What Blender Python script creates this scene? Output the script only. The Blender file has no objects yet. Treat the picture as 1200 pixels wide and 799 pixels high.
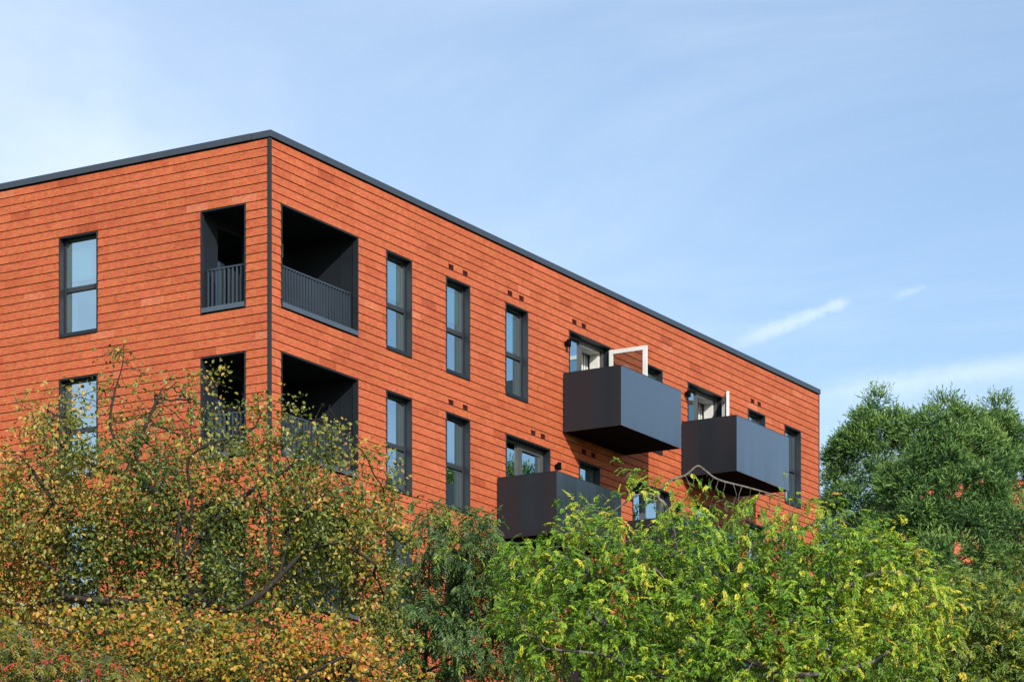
import bpy, math, random
import numpy as np
from mathutils import Vector

random.seed(7)
rng = np.random.default_rng(11)
S = bpy.context.scene
COL = S.collection
R_ = math.radians

# ------------------------------------------------------------------ camera maths
F = 3494.0          # focal length in photo pixels (photo is 1200 wide)
HZ = 1270.0         # row of the horizon in photo pixels
EYE = 1.6


def at(u, v, Y):
    return np.array([(u - 600.0) / F * Y, Y, EYE + (HZ - v) / F * Y])


# ------------------------------------------------------------------ node helpers
def new_mat(name):
    m = bpy.data.materials.new(name)
    m.use_nodes = True
    nt = m.node_tree
    nt.nodes.clear()
    out = nt.nodes.new('ShaderNodeOutputMaterial')
    return m, nt, out


def N(nt, typ, **kw):
    n = nt.nodes.new(typ)
    for k, v in kw.items():
        if k.startswith('in_'):
            key = k[3:]
            n.inputs[int(key) if key.isdigit() else key].default_value = v
        else:
            setattr(n, k, v)
    return n


def ramp(nt, stops, interp='LINEAR'):
    r = nt.nodes.new('ShaderNodeValToRGB')
    r.color_ramp.interpolation = interp
    el = r.color_ramp.elements
    while len(el) < len(stops):
        el.new(0.5)
    for e, (p, c) in zip(el, stops):
        e.position = p
        e.color = (c[0], c[1], c[2], 1)
    return r


def metal(name, col, rough=.35, spec=.5, metallic=0.0, streak=0.0, ior=1.5):
    m, nt, out = new_mat(name)
    L = nt.links.new
    p = N(nt, 'ShaderNodeBsdfPrincipled')
    p.inputs['Base Color'].default_value = (*col, 1)
    p.inputs['Metallic'].default_value = metallic
    p.inputs['Specular IOR Level'].default_value = spec
    p.inputs['IOR'].default_value = ior
    tc = N(nt, 'ShaderNodeTexCoord')
    nz = N(nt, 'ShaderNodeTexNoise', in_Scale=3.0, in_Detail=4.0)
    L(tc.outputs['Object'], nz.inputs['Vector'])
    mr = N(nt, 'ShaderNodeMapRange')
    mr.inputs['To Min'].default_value = max(.02, rough - .08)
    mr.inputs['To Max'].default_value = rough + .08
    L(nz.outputs['Fac'], mr.inputs['Value'])
    L(mr.outputs['Result'], p.inputs['Roughness'])
    hs = N(nt, 'ShaderNodeMixRGB', blend_type='MULTIPLY')
    hs.inputs['Fac'].default_value = .35
    hs.inputs['Color1'].default_value = (*col, 1)
    L(nz.outputs['Fac'], hs.inputs['Color2'])
    L(hs.outputs['Color'], p.inputs['Base Color'])
    if streak > 0:
        mp = N(nt, 'ShaderNodeMapping')
        mp.inputs['Scale'].default_value = (1.9, 1.9, .10)
        L(tc.outputs['Object'], mp.inputs['Vector'])
        n2 = N(nt, 'ShaderNodeTexNoise', in_Scale=1.0, in_Detail=2.0)
        L(mp.outputs['Vector'], n2.inputs['Vector'])
        b = N(nt, 'ShaderNodeBump')
        b.inputs['Strength'].default_value = 1.0
        b.inputs['Distance'].default_value = streak
        L(n2.outputs['Fac'], b.inputs['Height'])
        L(b.outputs['Normal'], p.inputs['Normal'])
    L(p.outputs[0], out.inputs['Surface'])
    return m


def plain(name, col, rough=.7, var=.25, scale=6.0, spec=.4):
    m, nt, out = new_mat(name)
    L = nt.links.new
    p = N(nt, 'ShaderNodeBsdfPrincipled')
    p.inputs['Roughness'].default_value = rough
    p.inputs['Specular IOR Level'].default_value = spec
    tc = N(nt, 'ShaderNodeTexCoord')
    nz = N(nt, 'ShaderNodeTexNoise', in_Scale=scale, in_Detail=5.0)
    L(tc.outputs['Object'], nz.inputs['Vector'])
    r = ramp(nt, [(.3, [c * (1 - var) for c in col]), (.7, [min(1, c * (1 + var)) for c in col])])
    L(nz.outputs['Fac'], r.inputs['Fac'])
    L(r.outputs['Color'], p.inputs['Base Color'])
    L(p.outputs[0], out.inputs['Surface'])
    return m


def panel_mat(name):
    """satin dark metal: nearly black head on, strongly reflective at a slant; slight waves down each sheet"""
    m, nt, out = new_mat(name)
    L = nt.links.new
    tc = N(nt, 'ShaderNodeTexCoord')
    mp = N(nt, 'ShaderNodeMapping'); mp.inputs['Scale'].default_value = (1.3, 1.3, .07)
    L(tc.outputs['Object'], mp.inputs['Vector'])
    n2 = N(nt, 'ShaderNodeTexNoise', in_Scale=1.0, in_Detail=2.0); L(mp.outputs['Vector'], n2.inputs['Vector'])
    b = N(nt, 'ShaderNodeBump'); b.inputs['Strength'].default_value = 1.0; b.inputs['Distance'].default_value = .026
    L(n2.outputs['Fac'], b.inputs['Height'])
    d = N(nt, 'ShaderNodeBsdfDiffuse'); d.inputs['Color'].default_value = (.016, .020, .026, 1)
    g = N(nt, 'ShaderNodeBsdfGlossy'); g.inputs['Color'].default_value = (.86, .93, 1, 1)
    n3 = N(nt, 'ShaderNodeTexNoise', in_Scale=2.0, in_Detail=3.0); L(mp.outputs['Vector'], n3.inputs['Vector'])
    mr = N(nt, 'ShaderNodeMapRange'); mr.inputs['To Min'].default_value = .10; mr.inputs['To Max'].default_value = .34
    L(n3.outputs['Fac'], mr.inputs['Value']); L(mr.outputs['Result'], g.inputs['Roughness'])
    L(b.outputs['Normal'], g.inputs['Normal'])
    lw = N(nt, 'ShaderNodeLayerWeight'); lw.inputs['Blend'].default_value = .5
    r = ramp(nt, [(0, (.025,) * 3), (.16, (.03,) * 3), (.50, (.30,) * 3), (1, (.9,) * 3)])
    L(lw.outputs['Facing'], r.inputs['Fac'])
    mx = N(nt, 'ShaderNodeMixShader')
    L(r.outputs['Color'], mx.inputs['Fac']); L(d.outputs[0], mx.inputs[1]); L(g.outputs[0], mx.inputs[2])
    L(mx.outputs[0], out.inputs['Surface'])
    return m


def tile_mat():
    m, nt, out = new_mat('clay_tile')
    L = nt.links.new
    p = N(nt, 'ShaderNodeBsdfPrincipled')
    p.inputs['Specular IOR Level'].default_value = .18
    a = N(nt, 'ShaderNodeAttribute', attribute_name='tint')
    r = ramp(nt, [(0.0, (.42, .094, .040)), (.08, (.48, .112, .048)), (.55, (.535, .138, .058)),
                  (.92, (.58, .148, .066)), (1.0, (.60, .185, .092))])
    L(a.outputs['Fac'], r.inputs['Fac'])
    tc = N(nt, 'ShaderNodeTexCoord')
    # dragged sand-faced texture, slanting a little across each tile
    mp = N(nt, 'ShaderNodeMapping')
    mp.inputs['Rotation'].default_value = (.5, .5, .4)
    mp.inputs['Scale'].default_value = (3.0, 3.0, 16.0)
    L(tc.outputs['Object'], mp.inputs['Vector'])
    n1 = N(nt, 'ShaderNodeTexNoise', in_Scale=2.2, in_Detail=7.0, in_Roughness=.68)
    L(mp.outputs['Vector'], n1.inputs['Vector'])
    r1 = ramp(nt, [(.32, (.62, .56, .52)), (.52, (.95, .95, .95)), (.78, (1.0, 1.16, 1.28))])
    L(n1.outputs['Fac'], r1.inputs['Fac'])
    n2 = N(nt, 'ShaderNodeTexNoise', in_Scale=.55, in_Detail=5.0)
    L(tc.outputs['Object'], n2.inputs['Vector'])
    r2 = ramp(nt, [(.3, (.84, .80, .78)), (.65, (1, 1, 1))])
    L(n2.outputs['Fac'], r2.inputs['Fac'])
    # firing colour drifts between pinkish red and orange
    n3 = N(nt, 'ShaderNodeTexNoise', in_Scale=7.0, in_Detail=4.0, in_Roughness=.7)
    L(tc.outputs['Object'], n3.inputs['Vector'])
    r3 = ramp(nt, [(.34, (1.0, .80, .98)), (.5, (1, 1, 1)), (.66, (.99, 1.14, .92))])
    L(n3.outputs['Fac'], r3.inputs['Fac'])
    m0 = N(nt, 'ShaderNodeMixRGB', blend_type='MULTIPLY'); m0.inputs['Fac'].default_value = 1
    L(r.outputs['Color'], m0.inputs['Color1']); L(r3.outputs['Color'], m0.inputs['Color2'])
    n4 = N(nt, 'ShaderNodeTexNoise', in_Scale=26.0, in_Detail=3.0, in_Roughness=.7)
    L(tc.outputs['Object'], n4.inputs['Vector'])
    r4 = ramp(nt, [(.36, (.72, .66, .62)), (.52, (1, 1, 1)), (.66, (1.06, 1.18, 1.25))])
    L(n4.outputs['Fac'], r4.inputs['Fac'])
    m00 = N(nt, 'ShaderNodeMixRGB', blend_type='MULTIPLY'); m00.inputs['Fac'].default_value = .55
    L(m0.outputs['Color'], m00.inputs['Color1']); L(r4.outputs['Color'], m00.inputs['Color2'])
    r = m00
    m1 = N(nt, 'ShaderNodeMixRGB', blend_type='MULTIPLY')
    m1.inputs['Fac'].default_value = .85
    L(r.outputs['Color'], m1.inputs['Color1']); L(r1.outputs['Color'], m1.inputs['Color2'])
    m2 = N(nt, 'ShaderNodeMixRGB', blend_type='MULTIPLY')
    m2.inputs['Fac'].default_value = .8
    L(m1.outputs['Color'], m2.inputs['Color1']); L(r2.outputs['Color'], m2.inputs['Color2'])
    L(m2.outputs['Color'], p.inputs['Base Color'])
    p.inputs['Roughness'].default_value = .62
    b = N(nt, 'ShaderNodeBump')
    b.inputs['Strength'].default_value = .5
    b.inputs['Distance'].default_value = .012
    L(n1.outputs['Fac'], b.inputs['Height'])
    L(b.outputs['Normal'], p.inputs['Normal'])
    L(p.outputs[0], out.inputs['Surface'])
    return m


def glass_mat(name, tint=(.30, .74, .78), lo=.58, hi=.95):
    m, nt, out = new_mat(name)
    L = nt.links.new
    t = N(nt, 'ShaderNodeBsdfTransparent'); t.inputs[0].default_value = (*tint, 1)
    g = N(nt, 'ShaderNodeBsdfGlossy'); g.inputs['Color'].default_value = (.72, .92, 1, 1)
    g.inputs['Roughness'].default_value = .0
    lw = N(nt, 'ShaderNodeLayerWeight'); lw.inputs['Blend'].default_value = .5
    mr = N(nt, 'ShaderNodeMapRange')
    mr.inputs['To Min'].default_value = lo; mr.inputs['To Max'].default_value = hi
    L(lw.outputs['Facing'], mr.inputs['Value'])
    mx = N(nt, 'ShaderNodeMixShader')
    L(mr.outputs['Result'], mx.inputs['Fac']); L(t.outputs[0], mx.inputs[1]); L(g.outputs[0], mx.inputs[2])
    # the coating sits on the outer face only: the inner face of the sheet just lets light through
    gm = N(nt, 'ShaderNodeNewGeometry'); t2 = N(nt, 'ShaderNodeBsdfTransparent')
    m2 = N(nt, 'ShaderNodeMixShader')
    L(gm.outputs['Backfacing'], m2.inputs['Fac']); L(mx.outputs[0], m2.inputs[1]); L(t2.outputs[0], m2.inputs[2])
    L(m2.outputs[0], out.inputs['Surface'])
    return m


def leaf_mat(name, stops, trans=.35, clump=(.75, 1.0), cscale=.9, rough=.4, spec=.5):
    """per-leaf 'tint' picks the hue; a slow noise shifts it from branch to branch"""
    m, nt, out = new_mat(name)
    L = nt.links.new
    a = N(nt, 'ShaderNodeAttribute', attribute_name='tint')
    tc = N(nt, 'ShaderNodeTexCoord')
    nz = N(nt, 'ShaderNodeTexNoise', in_Scale=cscale, in_Detail=2.0)
    L(tc.outputs['Object'], nz.inputs['Vector'])
    mr = N(nt, 'ShaderNodeMapRange')
    mr.inputs['From Min'].default_value = .3; mr.inputs['From Max'].default_value = .7
    mr.inputs['To Min'].default_value = -.22; mr.inputs['To Max'].default_value = .22
    L(nz.outputs['Fac'], mr.inputs['Value'])
    ad = N(nt, 'ShaderNodeMath', operation='ADD', use_clamp=True)
    L(a.outputs['Fac'], ad.inputs[0]); L(mr.outputs['Result'], ad.inputs[1])
    r = ramp(nt, stops)
    L(ad.outputs[0], r.inputs['Fac'])
    p = N(nt, 'ShaderNodeBsdfPrincipled')
    p.inputs['Roughness'].default_value = rough
    p.inputs['Specular IOR Level'].default_value = spec
    L(r.outputs['Color'], p.inputs['Base Color'])
    t = N(nt, 'ShaderNodeBsdfTranslucent')
    L(r.outputs['Color'], t.inputs['Color'])
    mx = N(nt, 'ShaderNodeMixShader'); mx.inputs['Fac'].default_value = trans
    L(p.outputs[0], mx.inputs[1]); L(t.outputs[0], mx.inputs[2])
    L(mx.outputs[0], out.inputs['Surface'])
    return m


def bark_mat(name, c0, c1):
    m, nt, out = new_mat(name)
    L = nt.links.new
    tc = N(nt, 'ShaderNodeTexCoord')
    mp = N(nt, 'ShaderNodeMapping'); mp.inputs['Scale'].default_value = (9, 9, 2.5)
    L(tc.outputs['Object'], mp.inputs['Vector'])
    nz = N(nt, 'ShaderNodeTexNoise', in_Scale=2.5, in_Detail=6.0)
    L(mp.outputs['Vector'], nz.inputs['Vector'])
    r = ramp(nt, [(.3, c0), (.7, c1)])
    L(nz.outputs['Fac'], r.inputs['Fac'])
    p = N(nt, 'ShaderNodeBsdfPrincipled'); p.inputs['Roughness'].default_value = .85
    L(r.outputs['Color'], p.inputs['Base Color'])
    b = N(nt, 'ShaderNodeBump'); b.inputs['Distance'].default_value = .02; b.inputs['Strength'].default_value = .8
    L(nz.outputs['Fac'], b.inputs['Height']); L(b.outputs['Normal'], p.inputs['Normal'])
    L(p.outputs[0], out.inputs['Surface'])
    return m


MT = tile_mat()
M_BACK = plain('backing_board', (.15, .030, .010), .95, spec=0)
M_DARK = metal('dark_powder_coat', (.018, .025, .034), .45, .35)
M_SILL = metal('sill_metal', (.075, .105, .145), .35, .5)
M_TRIM = metal('corner_metal', (.022, .026, .032), .45, .4)
M_COPE = metal('coping_metal', (.042, .058, .080), .30, .6)
M_PANEL = panel_mat('balcony_panel')
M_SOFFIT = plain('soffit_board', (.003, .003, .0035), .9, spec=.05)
M_WHITE = metal('white_upvc', (.78, .78, .77), .35, .4)
M_GREY = metal('grey_frame', (.085, .085, .085), .4, .5)
M_FRAME = metal('dark_frame', (.038, .043, .050), .4, .45)
M_GLASS = glass_mat('window_glass')
M_CLEAR = glass_mat('clear_glass', (.45, .52, .52), .05, .30)
M_DGLASS = glass_mat('loggia_glass', (.16, .28, .30), .06, .35)
M_BLIND = plain('blind_cloth', (.80, .80, .78), .9, .06, 20)
M_CURT = plain('curtain_cloth', (.62, .66, .64), .9, .12, 12)
M_PLASTER = plain('plaster', (.42, .42, .40), .9, .06)
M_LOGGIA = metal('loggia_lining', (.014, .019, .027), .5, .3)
M_VENT = plain('vent_clay', (.075, .014, .009), .8)
M_CONC = plain('concrete', (.30, .30, .29), .9)
M_LAMP = plain('opal_tube', (.55, .56, .58), .4, .05)


# ------------------------------------------------------------------ mesh helpers
class MB:
    def __init__(self):
        self.v = []; self.f = []; self.m = []; self.t = []

    def quad(self, a, b, c, d, m=0, t=.5):
        n = len(self.v)
        self.v += [tuple(a), tuple(b), tuple(c), tuple(d)]
        self.f.append((n, n + 1, n + 2, n + 3)); self.m.append(m); self.t.append(t)

    def hexa(self, p, m=0, t=.5):
        """p: 8 points, 0-3 bottom ring, 4-7 top ring"""
        n = len(self.v)
        self.v += [tuple(q) for q in p]
        for f in ((3, 2, 1, 0), (4, 5, 6, 7), (0, 1, 5, 4), (1, 2, 6, 5), (2, 3, 7, 6), (3, 0, 4, 7)):
            self.f.append(tuple(n + i for i in f)); self.m.append(m); self.t.append(t)

    def box(self, x0, x1, y0, y1, z0, z1, m=0):
        self.hexa([(x0, y0, z0), (x1, y0, z0), (x1, y1, z0), (x0, y1, z0),
                   (x0, y0, z1), (x1, y0, z1), (x1, y1, z1), (x0, y1, z1)], m)

    def build(self, name, mats, parent=None, bevel=0, tint=False):
        me = bpy.data.meshes.new(name)
        me.from_pydata(self.v, [], self.f)
        for mm in (mats if isinstance(mats, (list, tuple)) else [mats]):
            me.materials.append(mm)
        me.polygons.foreach_set('material_index', self.m)
        if tint:
            a = me.attributes.new('tint', 'FLOAT', 'FACE')
            a.data.foreach_set('value', self.t)
        me.validate()
        o = bpy.data.objects.new(name, me)
        COL.objects.link(o)
        if parent is not None:
            o.parent = parent
        if bevel:
            b = o.modifiers.new('bevel', 'BEVEL'); b.width = bevel; b.segments = 2; b.limit_method = 'ANGLE'
        return o


class Local(MB):
    """boxes laid out along a facade: t along it, d outward (+) or inward (-), z up"""
    def __init__(self, side):
        super().__init__(); self.side = side

    def P(self, t, d, z):
        return (t, -d, z) if self.side == 'R' else (-d, t, z)

    def lbox(self, t0, t1, d0, d1, z0, z1, m=0, t=.5):
        self.lhex(t0, t1, (d0, d1, z0), (d0, d1, z1), z0, z1, m, t)

    def lhex(self, t0, t1, lo, hi, z0, z1, m=0, t=.5):
        P = self.P
        pts = [P(t0, lo[1], z0), P(t1, lo[1], z0), P(t1, lo[0], z0), P(t0, lo[0], z0),
               P(t0, hi[1], z1), P(t1, hi[1], z1), P(t1, hi[0], z1), P(t0, hi[0], z1)]
        if self.side == 'L':
            pts = [pts[i] for i in (1, 0, 3, 2, 5, 4, 7, 6)]
        self.hexa(pts, m, t)


def tag(o, label=None, cat=None, group=None, kind=None):
    if label: o['label'] = label
    if cat: o['category'] = cat
    if group: o['group'] = group
    if kind: o['kind'] = kind
    return o


def empty(name, loc=(0, 0, 0), rz=0.0):
    o = bpy.data.objects.new(name, None)
    o.location = loc; o.rotation_euler = (0, 0, rz)
    o.empty_display_size = .5
    COL.objects.link(o)
    return o


# ------------------------------------------------------------------ the apartment block
ZT = 19.49                 # head line of the top storey's openings
CO = 3.0 / 17              # tile course
LR, LL = 26.15, 16.0       # lengths of the two facades in view
ZTOP = 20.877
Cn = at(316, 153, 60.3)
RDIR = np.array([2083.6, 3494.0]); RDIR /= np.linalg.norm(RDIR)
B = empty('apartment_building', (Cn[0], Cn[1], 0), math.atan2(RDIR[1], RDIR[0]))
tag(B, 'orange tile-clad apartment block with dark box balconies, corner loggias and a flat roof', 'apartment building')

heads = [ZT - 3 * i for i in range(4)]
HW = 12 * CO               # window height
HD = 13 * CO               # door height
WR, WL = [], []            # openings: (kind, t0, t1, z0, z1, row)
for i, h in enumerate(heads):
    WR.append(('loggia', .37, 3.18, h - HW, h, i))
    WR.append(('window', 4.27, 5.28, h - HW, h, i))
    WR.append(('window', 6.68, 7.69, h - HW, h, i))
    if i % 2 == 0:
        WR.append(('window', 9.24, 10.25, h - HW, h, i))
        WR.append(('door', 12.18, 14.20, h - HD, h, i))
        WR.append(('window', 15.88, 16.90, h - HW, h, i))
        WR.append(('door', 18.28, 20.29, h - HD, h, i))
        WR.append(('window', 21.74, 22.76, h - HW, h, i))
    else:
        WR.append(('door', 9.26, 11.28, h - HD, h, i))
        WR.append(('window', 12.66, 13.68, h - HW, h, i))
        WR.append(('door', 15.33, 17.34, h - HD, h, i))
        WR.append(('window', 18.75, 19.77, h - HW, h, i))
        WR.append(('window', 21.74, 22.76, h - HW, h, i))
    WR.append(('window', 23.97, 24.99, h - HW, h, i))
    WL.append(('loggia', .58, 1.71, h - HW, h, i))
    WL.append(('window', 4.40, 5.43, h - HW, h, i))
    WL.append(('window', 8.2, 9.23, h - HW, h, i))
    WL.append(('window', 11.6, 12.63, h - HW, h, i))
VENTS = []
for i, h in enumerate(heads):
    vs = [(6.90, 7.50), (9.45, 9.97), (12.44, 12.90), (22.02, 22.42)] if i == 0 else (
        [(6.90, 7.50), (10.50, 10.95), (12.90, 13.36), (22.02, 22.42)] if i % 2 else [(6.90, 7.50), (9.45, 9.97)])
    for pr in vs:
        for c in pr:
            VENTS.append((c, h + CO))


def clad(side, length, ops, vents, t_start):
    w = Local(side)
    kmax = int((ZTOP - .15 - ZT) / CO)
    k0 = int(-(ZT) / CO) - 1
    for k in range(k0, kmax + 1):
        z0 = ZT + k * CO; z1 = min(z0 + CO, ZTOP - .16)
        if z1 < .05 or z1 - z0 < .02: continue
        z0 = max(z0, 0)
        zm = (z0 + z1) / 2
        blocks = sorted([(o[1], o[2]) for o in ops if o[3] < zm < o[4]] +
                        [(c - .11, c + .11) for c, vz in vents if abs(vz + CO / 2 - zm) < CO * .4])
        free = []; x = t_start
        for a, b in blocks:
            if a > x: free.append((x, a))
            x = max(x, b)
        if x < length: free.append((x, length))
        off = rng.uniform(0, .6)
        for c, vz in vents:
            if abs(vz + CO / 2 - zm) < CO * .4:      # the strip of tile left over each air brick
                w.lhex(c - .109, c + .109, (-.004, .016), (-.004, .010), z0 + .128, z1, 0, .5)
        for a, b in free:
            # dark board behind the open joints
            w.lbox(a, b, -.06, -.012, z0, z1, 1)
            t = a; first = True
            while t < b - 1e-4:
                wd = .58 + rng.uniform(-.05, .05)
                if first:
                    wd = max(.12, ((k * .37 + off) % 1.0) * .58); first = False
                e = min(b, t + wd)
                if b - e < .08: e = b
                jt = rng.uniform(-.0015, .0015); tt = float(np.clip(rng.normal(.55, .17), 0, 1))
                if rng.random() < .02: tt = rng.choice([.0, 1.0])
                w.lhex(t + .0026, e - .0026, (-.004, .026 + jt), (-.004, .010 + jt), z0 + .013, z1, 0, tt)
                t = e
    return w.build('wall', [MT, M_BACK], B, tint=True)


clad('R', LR, WR, VENTS, .045)['label'] = 'long facade of orange tiles with balconies'
clad('L', LL, WL, [], .045)['label'] = 'short facade of orange tiles left of the corner'
m = MB(); m.box(LR - .3, LR, .0, LL, 0, ZTOP - .16); m.build('wall', M_VENT, B)
m = MB(); m.box(.1, LR - .3, LL - .3, LL, 0, ZTOP - .16); m.build('wall', M_VENT, B)
# corner trim and far edge trim
m = MB(); m.box(-.030, .036, -.030, .036, 0, ZTOP - .15); m.build('corner_trim', M_TRIM, B, .004)
m = MB(); m.box(LR + .001, LR + .03, -.036, .05, 0, ZTOP - .15); m.build('corner_trim', M_GREY, B)
# coping in lengths with open seams
m = MB()
x = -.05
while x < LR + .05:
    e = min(x + 3.0, LR + .06); m.box(x + .003, e - .003, -.058, .42, ZTOP - .135, ZTOP); x = e
m.box(0, LR, -.02, .38, ZTOP - .16, ZTOP - .137, 1)  # shadow gap under the coping, put in as a near-black strip
y = .424
while y < LL:
    e = min(y + 3.0 - (.42 if y < .5 else 0), LL); m.box(-.058, .42, y + .003, e - .003, ZTOP - .135, ZTOP); y = e
m.box(-.02, .38, .40, LL, ZTOP - .16, ZTOP - .137, 1)  # the same near-black shadow strip along the short facade
m.build('parapet_coping', [M_COPE, M_SOFFIT], B, .006)
m = MB(); m.box(.3, LR - .31, .3, LL - .31, ZTOP - .75, ZTOP - .45); m.build('roof', M_CONC, B)
# structure inside: floor slabs and the room walls behind the windows
for i in range(4):
    zs = heads[i] - HD - .02
    m = MB(); m.box(3.3, LR - .32, .3, LL - .32, zs - .42, zs); m.box(.3, 3.29, 1.9, LL - .32, zs - .42, zs)
    m.build('floor_slab', M_PLASTER, B)
m = MB()
for x in (3.45, 6.0, 8.5, 11.3, 14.7, 17.6, 20.9, 23.3):
    m.box(x, x + .15, .45, 6.0, 7.5, ZTOP - .78)
m.box(3.2, LR - .35, 6.01, 6.16, 7.5, ZTOP - .78)
for y in (3.6, 7.0, 10.6, 14.0):
    m.box(.45, 3.19, y, y + .15, 7.5, ZTOP - .78)
m.build('partition', M_PLASTER, B)


def reveal(side, t0, t1, z0, z1, depth, sill=True):
    """pressed metal lining of one opening: jambs, head, sloping sill and the slim edge that stands proud"""
    w = Local(side); e = .028; pr = .034
    w.lbox(t0, t0 + e, -depth, pr, z0 + .002, z1 - .002)
    w.lbox(t1 - e, t1, -depth, pr, z0 + .002, z1 - .002)
    w.lbox(t0 + e + .001, t1 - e - .001, -depth, pr - .004, z1 - e, z1 - .003)
    w.lhex(t0 + e + .001, t1 - e - .001, (-depth, pr + .012), (-depth, pr + .012), z0, z0 + .075)
    return w


def make_window(side, t0, t1, z0, z1, blind=0.0, curtain=1, mid=.47):
    D = .13
    win = reveal(side, t0, t1, z0, z1, D + .1).build('window', M_DARK, B, .003)
    a, b = t0 + .03, t1 - .03; zz0, zz1 = z0 + .077, z1 - .03
    w = Local(side); fw = .045
    w.lbox(a, a + fw, -D - .07, -D, zz0, zz1); w.lbox(b - fw, b, -D - .07, -D, zz0, zz1)
    w.lbox(a + fw + .001, b - fw - .001, -D - .07, -D, zz1 - fw, zz1)
    w.lbox(a + fw + .001, b - fw - .001, -D - .07, -D, zz0, zz0 + fw)
    zm = zz0 + (zz1 - zz0) * mid
    w.lbox(a + fw + .001, b - fw - .001, -D - .075, -D + .006, zm - .05, zm + .05)
    w.build('frame', M_FRAME, win, .004)
    w = Local(side)
    w.lbox(a + fw, b - fw, -D - .045, -D - .04, zz0 + fw, zm - .05)
    w.lbox(a + fw, b - fw, -D - .045, -D - .04, zm + .05, zz1 - fw)
    w.build('pane', M_GLASS, win)
    if blind > 0:
        w = Local(side); w.lbox(a + .06, b - .07, -D - .11, -D - .103, zz1 - (zz1 - zz0) * blind, zz1 - .02)
        w.lbox(a + .06, b - .07, -D - .115, -D - .098, zz1 - (zz1 - zz0) * blind - .025, zz1 - (zz1 - zz0) * blind)
        w.build('blind', M_BLIND, win)
    if curtain:
        w = Local(side); n = 9
        lo, hi = (b - .05, b + .30) if curtain == 1 else (b - .22, b + .04)
        for q in range(n):
            s0 = lo + (hi - lo) * q / n; s1 = lo + (hi - lo) * (q + 1) / n
            d = -D - .13 - (.04 if q % 2 else 0)
            w.lbox(s0, s1, d - .02, d, zz0 - .1, zz1)
        w.build('curtain', M_CURT, win)
    return win


def slanted_leaf(side, th, z0, z1, width, ang, d0):
    """a glazed door leaf hinged at th, swung outward by ang from closed (pointing back along -t)"""
    w = Local(side)
    dt, dd = -math.cos(ang), math.sin(ang)
    nt_, nd = dd, -dt
    def bar(s0, s1, za, zb, m, hw=.034):
        pts = []
        for z in (za, zb):
            for s, n in ((s0, -hw), (s1, -hw), (s1, hw), (s0, hw)):
                pts.append(w.P(th + dt * s + nt_ * n, d0 + dd * s + nd * n, z))
        w.hexa(pts, m)
    fw = .10
    bar(0, fw, z0, z1, 0); bar(width - fw, width, z0, z1, 0)
    bar(fw + .001, width - fw - .001, z1 - fw, z1, 0); bar(fw + .001, width - fw - .001, z0, z0 + fw * 1.3, 0)
    bar(fw, width - fw, z0 + fw * 1.3, z1 - fw, 1, .006)
    return w


def make_door(side, t0, t1, z0, z1, opened=None):
    D = .15
    dr = reveal(side, t0, t1, z0, z1, D + .1).build('balcony_door', M_DARK, B, .003)
    a, b = t0 + .03, t1 - .03; zz0, zz1 = z0 + .077, z1 - .03; fw = .055
    mid = a + (b - a) * .42
    w = Local(side)
    w.lbox(a, a + fw, -D - .07, -D, zz0, zz1); w.lbox(b - fw, b, -D - .07, -D, zz0, zz1)
    w.lbox(mid - .05, mid + .05, -D - .07, -D + .004, zz0, zz1 - fw - .001)
    w.lbox(a + fw + .001, b - fw - .001, -D - .07, -D, zz1 - fw, zz1)
    w.lbox(a + fw + .001, mid - .051, -D - .07, -D, zz0, zz0 + fw)
    w.build('frame', M_GREY, dr, .004)
    w = Local(side)
    w.lbox(a + fw, mid - .05, -D - .045, -D - .04, zz0 + fw, zz1 - fw)
    w.build('pane', M_GLASS, dr)
    lw = b - fw - mid - .05
    if opened is None:
        w = slanted_leaf(side, b - fw, zz0, zz1 - fw - .004, lw - .004, 0.0, -D - .03)
        w.build('door_leaf', [M_GREY, M_GLASS], dr)
        w = Local(side); w.lbox(b - fw - .06, b - fw - .03, -D + .006, -D + .05, zz0 + 1.0, zz0 + 1.15)
        w.build('handle', M_WHITE, dr, .006)
    else:
        w = slanted_leaf(side, b - fw, zz0, zz1 - fw - .004, lw - .004, opened, .05)
        w.build('door_leaf', [M_WHITE, M_CLEAR], dr)
        w = Local(side)   # white inner jambs seen through the open doorway
        w.lbox(b - fw - .07, b - fw - .002, -D - .32, -D - .075, zz0, zz1 - fw)
        w.lbox(mid + .051, b - fw - .075, -D - .32, -D - .075, zz1 - fw - .07, zz1 - fw - .002)
        w.build('jamb_lining', M_WHITE, dr, .004)
    w = Local(side); n = 8                     # curtain drawn to one side in the room
    for q in range(n):
        s0 = b - .5 + .5 * q / n
        d = -D - .40 - (.05 if q % 2 else 0)
        w.lbox(s0, s0 + .5 / n, d - .02, d, zz0, zz1)
    w.build('curtain', M_CURT, dr)
    return dr


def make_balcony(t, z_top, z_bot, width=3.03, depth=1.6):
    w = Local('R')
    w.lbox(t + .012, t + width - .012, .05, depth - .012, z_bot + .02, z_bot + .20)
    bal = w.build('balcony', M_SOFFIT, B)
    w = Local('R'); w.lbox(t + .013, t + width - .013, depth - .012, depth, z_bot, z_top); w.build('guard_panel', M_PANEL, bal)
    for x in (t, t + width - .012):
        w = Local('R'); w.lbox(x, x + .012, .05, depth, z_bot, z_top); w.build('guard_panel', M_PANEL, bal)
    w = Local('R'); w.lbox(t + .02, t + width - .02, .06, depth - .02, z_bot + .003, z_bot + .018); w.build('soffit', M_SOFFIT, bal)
    w = Local('R')
    w.lbox(t - .004, t + .03, .05, depth + .004, z_top, z_top + .012)
    w.lbox(t + width - .03, t + width + .004, .05, depth + .004, z_top, z_top + .012)
    w.lbox(t + .031, t + width - .031, depth - .03, depth + .004, z_top, z_top + .012)
    w.build('rail_cap', M_DARK, bal)
    return bal


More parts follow.
